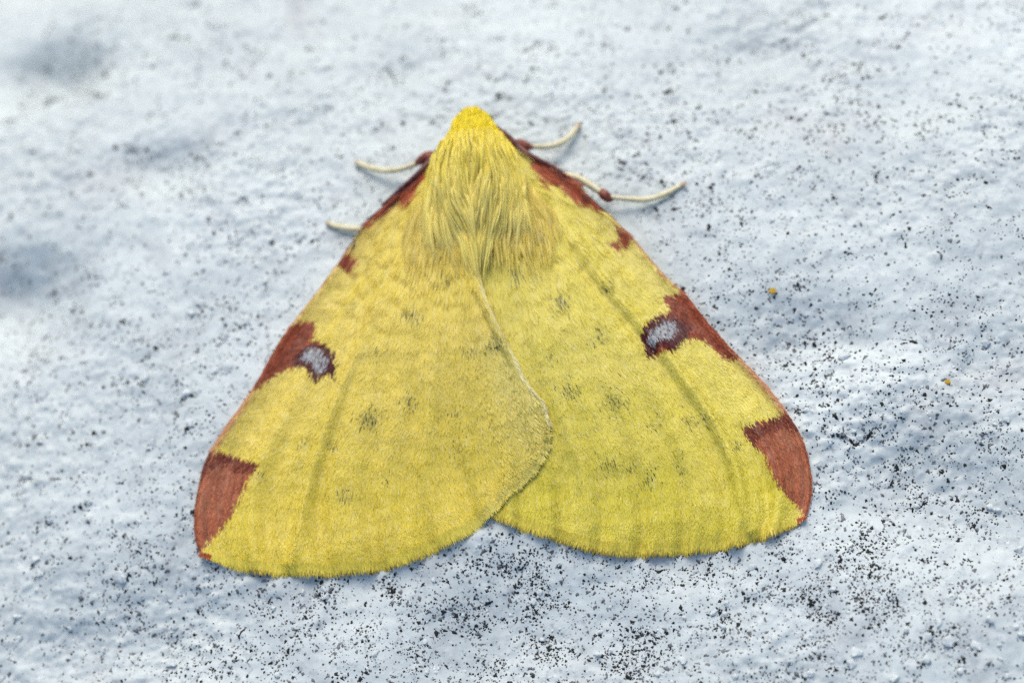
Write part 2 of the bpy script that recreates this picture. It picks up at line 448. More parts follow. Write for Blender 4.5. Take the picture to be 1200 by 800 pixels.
WING = {
 -1: dict(
   costa=[(511, 184), (490, 206), (466, 226), (432, 258), (402, 300), (380, 331), (356, 361), (327, 401), (302, 446), (280, 479), (262, 504), (245, 531), (236, 556), (229, 592), (228, 626), (234, 650)],
   dorsum=[(548, 262), (556, 300), (564, 335), (582, 380), (601, 417), (617, 450), (636, 476), (646, 500)],
   outer=[(234, 650), (264, 657), (296, 663), (327, 666), (360, 667), (391, 666), (438, 662), (476, 652), (519, 633), (557, 614), (582, 596), (606, 574), (632, 552), (645, 528), (646, 500)],
   stripe=Z1([(290, 226), (345, 205), (322, 258), (298, 312), (262, 312), (225, 340), (182, 388), (138, 400), (130, 392), (195, 305), (240, 255)]),
   spot=Z1([(70, 478), (88, 476), (112, 518), (108, 535), (84, 532), (52, 512), (50, 495)]),
   patch=Z2([(322, 100), (345, 88), (392, 76), (404, 90), (395, 128), (432, 140), (452, 165), (456, 240), (434, 222), (398, 242), (376, 207), (335, 208), (290, 230), (240, 268), (228, 262), (262, 200)]),
   moon=Z2([(395, 148), (424, 158), (441, 184), (437, 198), (426, 222), (402, 222), (392, 192), (356, 186), (368, 163)]),
   moonrim=Z2([(400, 138), (436, 142), (454, 168), (457, 242), (434, 224), (398, 244), (378, 207), (338, 205), (352, 168)]),
   tip=Z2([(105, 448), (150, 438), (188, 455), (246, 474), (238, 492), (210, 530), (170, 610), (112, 682), (82, 722), (60, 700), (60, 590), (85, 480)]),
   tipdark=Z2([(100, 448), (150, 438), (250, 474), (236, 498), (196, 496), (160, 472), (128, 486), (84, 520), (80, 490)]),
   spots=[(482, 362, 9, .9), (525, 316, 6, .9), (433, 487, 12, .6), (482, 467, 10, .45), (355, 520, 7, .5), (390, 516, 8, .45), (405, 577, 10, .35), (450, 556, 10, .25),
          (440, 300, 12, .2), (418, 352, 6, .4), (440, 412, 10, .2), (576, 401, 9, .45), (550, 408, 9, .3), (536, 482, 9, .3), (535, 520, 12, .15), (308, 555, 4, .9), (480, 300, 10, .15)],
   creases=[([(470, 300), (446, 350), (424, 405), (398, 460), (365, 560), (340, 660)], .020, 8), ([(540, 330), (552, 400), (575, 470), (598, 560)], -.020, 12), ([(545, 300), (578, 380), (612, 450), (628, 500)], .018, 5), ([(520, 330), (505, 450), (480, 640)], .008, 12)],
   brownfr=[(438, 662, 14), (300, 662, 12), (405, 665, 10)]),
 1: dict(
   costa=[(600, 170), (626, 184), (648, 195), (668, 209), (697, 238), (731, 268), (766, 309), (792, 335), (802, 343), (831, 379), (864, 416), (897, 450), (923, 484), (940, 514), (949, 545), (951, 578), (945, 606)],
   dorsum=[(556, 262), (552, 330), (556, 400), (564, 470), (572, 540), (576, 597)],
   outer=[(945, 606), (915, 617), (872, 630), (830, 638), (779, 643), (724, 643), (690, 637), (661, 628), (627, 617), (601, 608), (576, 597)],
   stripe=Z1([(612, 180), (650, 193), (750, 250), (842, 338), (858, 352), (800, 338), (740, 288), (692, 268), (668, 282), (652, 272), (650, 240), (628, 222)]),
   spot=Z1([(898, 402), (925, 410), (948, 435), (925, 448), (902, 472), (882, 462), (878, 450), (895, 432)]),
   patch=Z3([(262, 14), (290, 4), (335, -4), (402, 80), (478, 182), (445, 186), (402, 150), (380, 134), (330, 132), (290, 165), (284, 160), (226, 182), (210, 108), (236, 72), (272, 58), (290, 48), (270, 28)]),
   moon=Z3([(272, 74), (318, 88), (312, 112), (292, 128), (264, 130), (238, 160), (224, 142), (232, 106), (250, 88)]),
   moonrim=Z3([(262, 62), (322, 72), (345, 100), (335, 132), (290, 170), (270, 148), (226, 184), (208, 110), (234, 72)]),
   tip=Z3([(606, 332), (640, 350), (690, 430), (700, 560), (680, 618), (664, 608), (602, 545), (566, 492), (552, 446), (512, 414), (486, 376), (530, 358), (562, 352)]),
   tipdark=Z3([(606, 332), (640, 350), (672, 402), (640, 386), (600, 372), (560, 392), (520, 418), (486, 376), (530, 358)]),
   spots=[(600, 311, 6, .9), (653, 348, 10, .8), (712, 330, 9, .45), (700, 392, 13, .35), (664, 456, 11, .55), (718, 469, 14, .6), (763, 493, 8, .4), (806, 491, 10, .5), (826, 487, 8, .3),
          (712, 542, 12, .3), (760, 558, 12, .35), (796, 546, 8, .25), (862, 517, 5, .95), (645, 415, 10, .2), (690, 280, 10, .15), (735, 545, 9, .25), (560, 284, 4, .9)],
   creases=[([(640, 235), (668, 275), (700, 322), (745, 375), (795, 436), (850, 520), (880, 620)], .024, 7), ([(610, 300), (640, 420), (690, 560), (705, 640)], .010, 12), ([(670, 262), (760, 350), (830, 440), (910, 560)], .008, 10)],
   brownfr=[(700, 640, 40), (770, 644, 22), (660, 628, 10), (905, 618, 30)]),
}

def dist_line(px, line):
    """distance and signed side to a polyline"""
    best = np.full(len(px), 1e9); sg = np.zeros(len(px))
    line = np.asarray(line, float)
    for a, b in zip(line[:-1], line[1:]):
        d = b - a; t = np.clip(((px - a) @ d) / (d @ d), 0, 1)
        e = px - (a + t[:, None] * d); r = np.hypot(e[:, 0], e[:, 1])
        s = np.sign(d[0] * e[:, 1] - d[1] * e[:, 0]); k = r < best
        best[k] = r[k]; sg[k] = s[k]
    return best, sg

YEL = np.array([.79, .665, .120]); YEL2 = np.array([.75, .635, .060]); PALE = np.array([.80, .66, .22])
RUST = np.array([.37, .072, .022]); DARK = np.array([.080, .012, .010]); PINK = np.array([.52, .23, .11]); MOON = np.array([.44, .45, .46]); GRY = np.array([.09, .085, .03])

def pigment(px, st, W, jit, scale_wise=True):
    """wing pigment at photo positions px; st = (s, t) wing coordinates; jit = scatter of the pattern's edge"""
    n = len(px)
    j = px + rng.normal(0, jit, (n, 2))
    rough = np.column_stack([noise(px[:, 0] * .22, px[:, 1] * .22, 41), noise(px[:, 0] * .22, px[:, 1] * .22, 42)]) * 2.2
    q = j + rough
    s, t = st[:, 0], st[:, 1]
    f = sstep(.45, 1.0, s) * .7 + .3 * sstep(-.4, .6, noise(px[:, 0] * .02, px[:, 1] * .02, 43))
    c = YEL[None] * (1 - f[:, None]) + YEL2[None] * f[:, None]
    pk = (.55 * sstep(.15, 0, t) * (1 - s))[:, None]
    c = c * (1 - pk) + PALE * pk
    c = c * (1 + .06 * noise(px[:, 0] * .035, px[:, 1] * .035, 44) + .035 * noise(st[:, 0] * 5, st[:, 1] * 34, 47))[:, None]
    if W is WING[-1]:
        c = c * np.array([1.03, .965, .98])
        pk = (.6 * sstep(.72, .97, t) * sstep(.3, .6, s))[:, None]; c = c * (1 - pk) + np.array([.72, .63, .20]) * pk
    # dusting of single dark scales in faint spots
    r = rng.uniform(0, 1, n)
    for x, y, rad, k in W['spots']:
        d = np.hypot(px[:, 0] - x, (px[:, 1] - y) * 1.05) / rad * (1 + .4 * noise(px[:, 0] * .15, px[:, 1] * .15, 45))
        w_ = k * np.exp(-(d ** 2) * 1.3)
        if scale_wise:
            h = r < w_ * .58
            sh = (.42 * w_)[:, None]; c = c * (1 - sh) + GRY * 2.2 * sh
            c[h] = GRY * rng.uniform(.6, 2.2, (h.sum(), 1))
        else:
            c = c * (1 - .45 * w_[:, None]) + GRY * (.45 * w_[:, None])
    # pinkish leading edge
    d, _ = dist_line(j, W['costa_fine'])
    sw = W['cs'](px)
    wid = 3.4 + 2.5 * sstep(.45, .8, sw)
    e = sstep(1.0, .55, d / wid) * sstep(.12, .3, sw)
    c = c * (1 - e[:, None]) + PINK * rng.uniform(.75, 1.2, (n, 1)) * e[:, None]
    e2 = .5 * sstep(12, 4, d) * sstep(.5, .7, sw)
    c = c * (1 - e2[:, None]) + (PINK * 1.15) * e2[:, None]
    def lay(mask, col, lo=.7, hi=1.3):
        c[mask] = col * rng.uniform(lo, hi, (mask.sum(), 1))
    lay(inside(q, W['stripe']), RUST * 1.1, .6, 1.35)
    lay(inside(q, W['spot']), RUST * .85)
    mk = inside(q, W['patch']); lay(mk, RUST * .84, .5, 1.35); c[mk] *= (1 + .35 * noise(s * 9, t * 120, 50))[mk][:, None]
    mk = inside(q, W['tip'])
    tipc = RUST * .98 * (1 - .30) + PINK * .30
    lay(mk, tipc, .7, 1.25)
    mm = mk & (noise(px[:, 0] * .05, px[:, 1] * .03, 46) > .05) & (d < 32); lay(mm, RUST * .55 + PINK * .42, .75, 1.2)
    c[mk] *= (1 + .32 * noise(s * 7, t * 110, 48) + .2 * noise(s * 14, t * 260, 49))[mk][:, None]
    lay(inside(q, W['tipdark']) & (r < .85), RUST * .42 + DARK * .3, .5, 1.4)
    lay(inside(q, W['moonrim']), DARK * 1.1, .5, 1.5)
    lay(inside(j + rough * .6, W['moon']) & (r < .88), MOON, .6, 1.2)
    # dark leading rim at the wing base
    e = (d < 2.6) & (sw < .24); lay(e, np.array([.05, .018, .022]), .6, 1.4)
    return lim(np.maximum(c, .002))

WING_MAT = col_mat('wing_membrane', .6, .25, .12)
SCALE_MAT = col_mat('wing_scales', .42, .32, .15, .02)
FUR_MAT = col_mat('thorax_fur', .40, .4, .32, .1)

def ribbons(name, base, direc, nrm, length, width, col, lift0, lift1, mat, parent, tipcol=None, bend=None):
    """leaf shaped scales: 5 vertices, a quad and a triangle each"""
    n = len(base); sd = np.cross(nrm, direc); sd /= np.linalg.norm(sd, axis=1)[:, None] + 1e-12
    ro = rng.normal(0, .17, n)[:, None]; sd = sd * np.cos(ro) + nrm * np.sin(ro)
    hw = (width / 2)[:, None]; l = length[:, None]
    b = base + nrm * lift0[:, None]; mid = base + direc * l * .55 + nrm * (lift0 * .4 + lift1 * .6)[:, None]; tp = base + direc * l + nrm * lift1[:, None]
    if bend is not None: tp = tp + bend
    V = np.stack([b - sd * hw * .6, b + sd * hw * .6, mid + sd * hw, mid - sd * hw, tp], 1)
    i = (np.arange(n) * 5)[:, None]
    q = i + np.array([0, 1, 2, 3]); tr = i + np.array([3, 2, 4])
    C = np.repeat(col[:, None, :], 5, 1)
    if tipcol is not None: C[:, 4] = tipcol
    o = mesh(name, V.reshape(-1, 3), [q, tr], mat, parent, C.reshape(-1, 3))
    o['kind'] = 'stuff'
    return o

NS, NT = 230, 260
def build_wing(side):
    W = WING[side]
    C = spline(W['costa'], NS); D = spline(W['dorsum'], NS); O = spline(W['outer'], NT); RT = spline([W['costa'][0], W['dorsum'][0]], NT)
    W['costa_fine'] = C[::6]
    cl = np.asarray(C[::3])
    def cs(px):
        # position along the leading edge, 0 root .. 1 apex
        a = cl[0]; b = cl[-1]; d = b - a
        return np.clip(((px - a) @ d) / (d @ d), 0, 1)
    W['cs'] = cs
    if 'done' not in W:
        W['done'] = 1; mc = np.mean(W['moon'], 0); W['moon'] = [tuple(mc + (np.array(p) - mc) * .88) for p in W['moon']]
    s = np.linspace(0, 1, NS)[:, None, None]; t = np.linspace(0, 1, NT)[None, :, None]
    P = (1 - t) * C[:, None] + t * D[:, None] + (1 - s) * RT[None] + s * O[None] \
        - ((1 - s) * (1 - t) * C[0] + (1 - s) * t * D[0] + s * (1 - t) * C[-1] + s * t * D[-1])
    PX = P.reshape(-1, 2)
    ST = np.column_stack([np.repeat(np.linspace(0, 1, NS), NT), np.tile(np.linspace(0, 1, NT), NS)])
    hug = np.clip((ST[:, 0] - .35) / .65, 0, 1) ** 2.2
    def sheet(x, y):
        return wing_height(x, y, side) * (1 - hug) + (ground_smooth(x, y) + .026) * hug
    X = on_surface(PX, sheet)
    # veins, pleats and creases
    ss, tt = ST[:, 0], ST[:, 1]
    dz = .0150 * np.cos(tt * 2 * np.pi * 8.3 + .9 * side + .6 * np.sin(ss * 3)) * sstep(.25, .95, ss)
    dz += .0075 * np.cos(tt * 2 * np.pi * 15.7 + 2.0 * side) * sstep(.6, 1.0, ss) * sstep(.02, .12, tt)
    dz += .007 * noise(PX[:, 0] * .016, PX[:, 1] * .016, 60 + side) + .0025 * noise(PX[:, 0] * .06, PX[:, 1] * .06, 63 + side)
    for line, h, wd in W['creases']:
        d, sg = dist_line(PX, spline(line, 30))
        h = h * sstep(5, 75, np.hypot(PX[:, 0] - line[0][0], PX[:, 1] - line[0][1]))
        dz += h * np.exp(-(d / wd) ** 2) - .5 * h * np.exp(-((d - wd * 1.3) / wd) ** 2) * (sg > 0)
    dc, _ = dist_line(PX, C[::4])
    dz += .012 * np.exp(-(dc / 7) ** 2) * sstep(1, .7, ss) - .018 * np.exp(-(dc / 2.5) ** 2)     # rounded leading edge
    X[:, 2] += dz
    if side < 0:                                   # lies on the other wing along the back
        cover = under(X[:, 0], X[:, 1])
        for _ in range(2):
            lift = np.maximum(cover + .013 - X[:, 2], 0).reshape(NS, NT)
            for _k in range(14):
                lp = np.pad(lift, 1, mode='edge')
                lift = np.maximum(lift, (lp[:-2, 1:-1] + lp[2:, 1:-1] + lp[1:-1, :-2] + lp[1:-1, 2:]) / 4 * .985)
            X[:, 2] += lift.ravel()
    idx = np.arange(NS * NT).reshape(NS, NT)
    F = np.stack([idx[:-1, :-1], idx[1:, :-1], idx[1:, 1:], idx[:-1, 1:]], -1).reshape(-1, 4)
    if side > 0: F = F[:, ::-1]
    G = X.reshape(NS, NT, 3)
    ds = np.gradient(G, axis=0); dt = np.gradient(G, axis=1)
    nr = np.cross(ds, dt).reshape(-1, 3); nr /= np.linalg.norm(nr, axis=1)[:, None] + 1e-12
    nr *= np.sign(nr[:, 2:3])
    dsn = ds.reshape(-1, 3); dsn = dsn / (np.linalg.norm(dsn, axis=1)[:, None] + 1e-12)
    if np.mean(np.cross(X[F[:, 1]] - X[F[:, 0]], X[F[:, 2]] - X[F[:, 0]])[:, 2]) < 0: F = F[:, ::-1]
    col = pigment(PX, ST, W, .4, False)
    wing = mesh('forewing', X, F, WING_MAT, root, col)
    so = wing.modifiers.new('thickness', 'SOLIDIFY'); so.thickness = .008; so.offset = -1
    wing['label'] = ('yellow forewing lying on top of the other one along the back' if side < 0 else 'yellow forewing tucked beneath the other one along the back')
    # scales
    area = np.linalg.norm(np.cross(ds, dt), axis=2)[:-1, :-1].ravel()
    def pick(n, wgt):
        pr = area * wgt; pr = pr / pr.sum()
        k = rng.choice(len(pr), n, p=pr)
        i, j = k // (NT - 1), k % (NT - 1)
        a, b = rng.uniform(0, 1, (2, n))
        def L(A):
            A = A.reshape(NS, NT, -1); a_, b_ = a[:, None], b[:, None]
            return (A[i, j] * (1 - a_) + A[i + 1, j] * a_) * (1 - b_) + (A[i, j + 1] * (1 - b_ * 0) * a_ * 0 + A[i, j + 1] * (1 - a_) + A[i + 1, j + 1] * a_) * b_
        return L(X), L(nr), L(dsn), L(PX), L(ST)
    cellS = np.repeat(np.linspace(0, 1, NS)[:-1], NT - 1)
    n = 90000
    b, nn, dd, px, st = pick(n, np.ones_like(area))
    # hair lies along the wing, swinging towards the outer margin
    ang = rng.normal(0, .11, n) + .16 * noise(px[:, 0] * .03, px[:, 1] * .03, 70)
    sdv = np.cross(nn, dd); dirn = dd * np.cos(ang)[:, None] + sdv * np.sin(ang)[:, None]
    ln = (.026 + .065 * sstep(.55, .05, st[:, 0])) * rng.uniform(.6, 1.5, n)
    ln *= np.where(st[:, 0] > .93, .7, 1)
    wd = rng.uniform(.0035, .0070, n)
    mid = px
    cc = pigment(mid, st, W, 1.6) * np.clip(rng.normal(1, .055, (n, 1)), .6, 1.4)
    pale = rng.uniform(0, 1, n) < .10
    yel = cc[:, 1] > .35
    cc[pale & yel] = cc[pale & yel] * .6 + np.array([.85, .78, .42]) * .4
    dk = (rng.uniform(0, 1, n) < .05) & yel; cc[dk] *= np.array([.72, .68, .5])
    ribbons('wing_scales', b, dirn, nn, ln, wd, lim(cc), rng.uniform(.0003, .0010, n), rng.uniform(.0008, .0035, n), SCALE_MAT, wing, lim(cc * 1.08))
    # fringe along the outer margin and, on the overlapping wing, the free inner edge
    n = 7000
    tpar = rng.uniform(0, 1, n); fi = tpar * (NT - 1); j = np.clip(fi.astype(int), 0, NT - 2); fr = (fi - j)[:, None]
    def E(A, row): A = A.reshape(NS, NT, -1); return A[row, j] * (1 - fr) + A[row, j + 1] * fr
    b, nn, px = E(X, -1), E(nr, -1), E(PX, -1)
    te = G[-1, j + 1] - G[-1, j]; te /= np.linalg.norm(te, axis=1)[:, None]
    on = np.cross(nn, te); on *= np.sign(np.sum(on * E(dsn, -1), 1))[:, None]
    dirn = on + te * rng.normal(0, .18, n)[:, None] + nn * rng.normal(-.04, .07, n)[:, None] + E(dsn, -1) * .5; dirn /= np.linalg.norm(dirn, axis=1)[:, None]
    apexf = sstep(.0, .12, tpar)
    ln = rng.uniform(.022, .058, n) * (.35 + .65 * apexf)
    b = b - dirn * (.028 + (.02 * sstep(.6, .8, tpar)[:, None] if side < 0 else 0)) * rng.uniform(0, 1, (n, 1)) * (ln / .04)[:, None]
    cc = np.array([.77, .64, .085]) * np.clip(rng.normal(1, .15, (n, 1)), .6, 1.4)
    tip = cc * np.array([.95, .9, .8])
    if side < 0:
        ln = ln * (1 - .45 * sstep(.62, .75, tpar)) * np.where((tpar > .7) & (rng.uniform(0, 1, n) < .5), .15, 1)
        fr_ = sstep(.6, .8, tpar)[:, None]; cc = cc * (1 - fr_) + np.array([.76, .65, .15]) * fr_; tip = tip * (1 - fr_) + np.array([.80, .70, .22]) * fr_
    bw = np.zeros(n)
    for x, y, rad in W['brownfr']: bw += np.exp(-((px[:, 0] - x) / rad) ** 2)
    br = rng.uniform(0, 1, n) < np.clip(.38 + .55 * bw, 0, .92)
    if side < 0: br &= tpar < .62
    tip[br] = np.array([.13, .045, .02]) * rng.uniform(.5, 1.6, (br.sum(), 1)); cc[br] *= np.array([1, .98, .95])
    ap = tpar < .03; cc[ap] = RUST; tip[ap] = RUST
    o = ribbons('fringe', b, dirn, nn, ln, rng.uniform(.003, .0055, n), lim(cc), rng.uniform(.001, .004, n), rng.uniform(-.001, .004, n), SCALE_MAT, wing, lim(tip))
    if side < 0:
        n = 2000
        sp = rng.uniform(.12, 1, n); fi = sp * (NS - 1); i = np.clip(fi.astype(int), 0, NS - 2); fr = (fi - i)[:, None]
        H = lambda A: A.reshape(NS, NT, -1)[i, -1] * (1 - fr) + A.reshape(NS, NT, -1)[i + 1, -1] * fr
        b, nn, dd = H(X), H(nr), H(dsn)
        on = np.cross(nn, dd); on *= np.sign(on[:, :1] * BX[0] + on[:, 1:2] * BX[1])
        dirn = dd * .85 + on * rng.uniform(-.05, .22, (n, 1)) - nn * .03; dirn /= np.linalg.norm(dirn, axis=1)[:, None]
        b = b - on * .012 * rng.uniform(0, 1, (n, 1))
        cc = np.array([.86, .77, .36]) * np.clip(rng.normal(1, .12, (n, 1)), .6, 1.4)
        ribbons('inner_fringe', b, dirn, nn, rng.uniform(.03, .07, n), rng.uniform(.003, .005, n), lim(cc), rng.uniform(0, .003, n), rng.uniform(-.006, .004, n), SCALE_MAT, wing)
    return wing, X, PX

wing_r, XR, PXR = build_wing(1)
HX0, HY0, HS = XR[:, 0].min(), XR[:, 1].min(), .012
HM = np.full((int((XR[:, 1].max() - HY0) / HS) + 2, int((XR[:, 0].max() - HX0) / HS) + 2), -9.0)
np.maximum.at(HM, (((XR[:, 1] - HY0) / HS).astype(int), ((XR[:, 0] - HX0) / HS).astype(int)), XR[:, 2])
for _ in range(2):                                  # close pinholes of the height map
    hp = np.pad(HM, 1, constant_values=-9)
    HM = np.where(HM < -1, np.maximum.reduce([hp[:-2, 1:-1], hp[2:, 1:-1], hp[1:-1, :-2], hp[1:-1, 2:]]), HM)
def under(x, y):
    j = ((y - HY0) / HS).astype(int); i = ((x - HX0) / HS).astype(int)
    ok = (i >= 0) & (j >= 0) & (i < HM.shape[1]) & (j < HM.shape[0])
    return np.where(ok, HM[np.clip(j, 0, HM.shape[0] - 1), np.clip(i, 0, HM.shape[1] - 1)], -9)
wing_l, XL, PXL = build_wing(-1)

# body: head, thorax and abdomen as one skin
BV = np.array([-.045, -.02, .03, .09, .14, .20, .30, .45, .60, .72, .85, 1.1, 1.4, 1.65, 1.78])
BW = np.array([.010, .065, .095, .115, .135, .185, .225, .225, .190, .155, .140, .130, .105, .06, .008])
BT = np.array([.17, .225, .275, .305, .325, .360, .390, .385, .345, .300, .255, .205, .160, .115, .08])     # top height
def body_top(u, v):
    wv = np.interp(v, BV, BW); tp = np.interp(v, BV, BT)
    q = np.clip(1 - (u / (wv + .03)) ** 2, 0, 1)
    return .12 + (tp - .12) * np.sqrt(q)
nv, na = 70, 32
vv = np.interp(np.linspace(0, 1, nv), np.linspace(0, 1, len(BV)), BV)
V = []
for v in vv:
    wv = np.interp(v, BV, BW); tp = np.interp(v, BV, BT); bt = .07 if v < 1.2 else .06
    cz, hz = (tp + bt) / 2, (tp - bt) / 2
    a = np.linspace(0, 2 * np.pi, na, endpoint=False)
    x, y = xy_of(wv * np.cos(a), np.full(na, v))
    V.append(np.column_stack([x, y, cz + hz * np.sin(a)]))
V = np.vstack(V); ii = np.arange(nv * na).reshape(nv, na)
F = np.stack([ii[:-1], np.roll(ii, -1, 1)[:-1], np.roll(ii, -1, 1)[1:], ii[1:]], -1).reshape(-1, 4)
V = np.vstack([V, V[:na].mean(0), V[-na:].mean(0)])
c0 = np.column_stack([np.roll(ii[0], -1), ii[0], np.full(na, nv * na)]); c1 = np.column_stack([ii[-1], np.roll(ii[-1], -1), np.full(na, nv * na + 1)])
BODY = grain_mat('yellow_downy_skin', (.50, .40, .03), (.66, .54, .05), 30, .7, .2)
mesh('body', V, [F, c0, c1], BODY, root)

# fur of head and thorax
def fur_height(u, v):
    groove = .085 * np.exp(-(u / .045) ** 2) * sstep(.30, .46, v)
    h = body_top(u, v) - groove
    x, y = xy_of(u, v)
    wz = np.maximum(wing_height(x, y, -1), wing_height(x, y, 1)) + .006
    k = .03; dd = np.clip((h - wz) / k, -1, 1)
    return np.where(h - wz > k, h, np.where(wz - h > k, wz, .5 * (h + wz) + k * (.25 + .25 * dd * dd)))

def fur(name, n, nguide, vr, um, length, wid, colr, tipc, lift, outw, inw, clump, seg=7, fade=0):
    v0 = vr[0] + (vr[1] - vr[0]) * (rng.beta(1.1, 2.2, n) if fade else rng.uniform(0, 1, n)); a = rng.uniform(-1, 1, n)
    u0 = a * um(v0)
    def trace(u, v, L):
        pts = [(u.copy(), v.copy())]
        st = L / seg
        for k in range(seg):
            lat = u / .24
            k_out = outw * np.clip(1 - (v - .12) / .55, .15, 1); k_in = inw * sstep(.36, .60, v) * np.exp(-(u / .13) ** 2) * 1.6
            du = lat * (k_out - k_in) + .30 * noise(u * 11, v * 6, 82) * sstep(.1, .3, v) + .12 * noise(u * 30, v * 14, 83) + .10 * np.sign(u) * np.exp(-(u / .03) ** 2) * sstep(.34, .2, v)
            nn = np.sqrt(1 + du * du); u = u + st * du / nn; v = v + st / nn; pts.append((u.copy(), v.copy()))
        return np.array(pts)           # seg+1, 2, n
    L = length(v0) * rng.uniform(.45, 1.35, n)
    Q = trace(u0, v0, L)
    gi = rng.choice(n, nguide, replace=False)
    d = (u0[:, None] - u0[gi][None]) ** 2 + (v0[:, None] - v0[gi][None]) ** 2
    g_ = gi[np.argmin(d, 1)]
    tt = np.linspace(0, 1, seg + 1)[:, None, None]
    off = Q[:, :, g_] - Q[:1, :, g_] + Q[:1]                # same sweep as the guide
    Q = Q + clump * tt ** 1.4 * (Q[:, :, g_] - Q) * rng.uniform(.5, 1, n)
    U, Vv = Q[:, 0], Q[:, 1]
    t1 = np.linspace(0, 1, seg + 1)[:, None]
    lf = lift * rng.uniform(.1, 1, n)[None] * (np.sin(t1 ** .8 * np.pi * .94)) + .002
    glf = (lift * rng.normal(0, .22, n)[g_])[None] * np.sin(t1 * np.pi * .9)
    Z = fur_height(U, Vv) + lf + glf
    # hairs do not follow every dip: smooth each one
    for _ in range(3): Z[1:-1] = .5 * Z[1:-1] + .25 * (Z[:-2] + Z[2:])
    X, Y = xy_of(U, Vv)
    Pp = np.stack([X, Y, Z], -1)             # seg+1, n, 3
    tg = np.gradient(Pp, axis=0); tg /= np.linalg.norm(tg, axis=2)[..., None] + 1e-9
    sd = np.cross(tg, [0, 0, 1.0]); sd /= np.linalg.norm(sd, axis=2)[..., None] + 1e-9
    upv = np.cross(sd, tg)
    r_ = (wid * rng.uniform(.6, 1.3, n))[None] * np.interp(t1, [0, .3, .8, 1], [.8, 1, .6, .08])
    roll = rng.normal(0, .5, n)[None, :, None]
    sr = sd * np.cos(roll) + upv * np.sin(roll)
    Vt = np.stack([Pp - r_[..., None] * sr * 1.25, Pp + r_[..., None] * sr * 1.25], 2)        # flat hairs
    idx = np.arange((seg + 1) * n * 2).reshape(seg + 1, n, 2)
    F = np.stack([idx[:-1, :, 0], idx[:-1, :, 1], idx[1:, :, 1], idx[1:, :, 0]], -1).reshape(-1, 4)
    base = colr(v0, u0) * np.clip(rng.normal(1, .12, (n, 1)), .6, 1.35) * np.clip(rng.normal(1, .12, n)[g_][:, None], .7, 1.3)
    tc = np.interp(np.linspace(0, 1, seg + 1), [0, 1], [0, 1])[:, None, None]
    Cc = base[None] * (1 - tc) + (base * .55 + np.asarray(tipc) * .45)[None] * tc
    Cc = np.repeat(Cc[:, :, None, :], 2, 2)
    o = mesh(name, Vt.reshape(-1, 3), F, FUR_MAT, root, lim(Cc).reshape(-1, 3))
    o['kind'] = 'stuff'
    return o
HEADC, THC = np.array([.93, .765, .012]), np.array([.92, .77, .13])
mixc = lambda v, u: HEADC + (THC - HEADC) * sstep(.08, .42, v)[:, None]
o = fur('thorax_fur', 15000, 800, (.10, .50), lambda v: np.interp(v, [.1, .2, .35, .55], [.14, .20, .245, .25]), lambda v: np.interp(v, [.1, .25, .5], [.16, .30, .24]), .0027, mixc, (.95, .88, .48), .055, .34, 1.0, .8)
o['label'] = 'long pale yellow hair swept back over the thorax'
o = fur('rear_tuft', 2200, 160, (.42, .68), lambda v: np.interp(v, [.42, .68], [.20, .10]), lambda v: np.full_like(v, .20), .0030, mixc, (.90, .82, .38), .022, .0, .8, .75)
o = fur('shoulder_hair', 5200, 1400, (.28, .85), lambda v: np.interp(v, [.28, .4, .55, .85], [.20, .27, .38, .34]), lambda v: np.full_like(v, .115), .0019, lambda v, u: np.array([.79, .635, .125]) * np.ones((len(v), 1)), (.84, .71, .22), .008, .85, .25, .3, fade=1)
o['label'] = 'fine pale hair lying flat over the wing bases'
o = fur('head_fur', 3800, 500, (-.04, .17), lambda v: np.interp(v, [-.04, 0, .08, .18], [.03, .085, .12, .19]), lambda v: np.interp(v, [-.04, .17], [.055, .12]), .0034, mixc, (.90, .76, .05), .030, .30, 0, .5)
o['label'] = 'short bright yellow hair covering the head'

# tubes for antennae and legs
def tube(name, pts, rad, mat, parent, sides=10, n=26):
    P = spline(pts, n); r_ = np.interp(np.linspace(0, 1, n), np.linspace(0, 1, len(rad)), rad)
    tg = np.gradient(P, axis=0); tg /= np.linalg.norm(tg, axis=1)[:, None]
    ref = np.array([0, 0, 1.0]); sd = np.cross(tg, ref); sd /= np.linalg.norm(sd, axis=1)[:, None] + 1e-9; u_ = np.cross(sd, tg)
    a = np.linspace(0, 2 * np.pi, sides, endpoint=False)
    r_ = r_ * 1.08
    V = P[:, None] + r_[:, None, None] * (np.cos(a)[None, :, None] * sd[:, None] + np.sin(a)[None, :, None] * u_[:, None])
    ii = np.arange(n * sides).reshape(n, sides)
    F = np.stack([ii[:-1], np.roll(ii, -1, 1)[:-1], np.roll(ii, -1, 1)[1:], ii[1:]], -1).reshape(-1, 4)
    V = np.vstack([V.reshape(-1, 3), P[:1], P[-1:]]); k = n * sides
    c0 = np.column_stack([np.roll(ii[0], -1), ii[0], np.full(sides, k)]); c1 = np.column_stack([ii[-1], np.roll(ii[-1], -1), np.full(sides, k + 1)])
    return mesh(name, V, [F, c0, c1], mat, parent)

def pz(x, y, z):
    """a point at photo x, y standing z above the ground sheet"""
    p = on_surface([(x, y)], lambda a, b: ground_smooth(a, b) + z)[0]
    return p
CREAM = grain_mat('cream_leg', (.60, .52, .28), (.74, .66, .42), 25, .45, .4, .15)
TAN = grain_mat('tan_foot', (.42, .27, .15), (.58, .40, .25), 30, .5, .4, .15)
REDB = grain_mat('red_brown_scales', (.13, .030, .020), (.32, .09, .05), 40, .5, .35, .5)
PURP = grain_mat('dark_antenna', (.05, .016, .018), (.18, .05, .035), 60, .45, .4, .4)

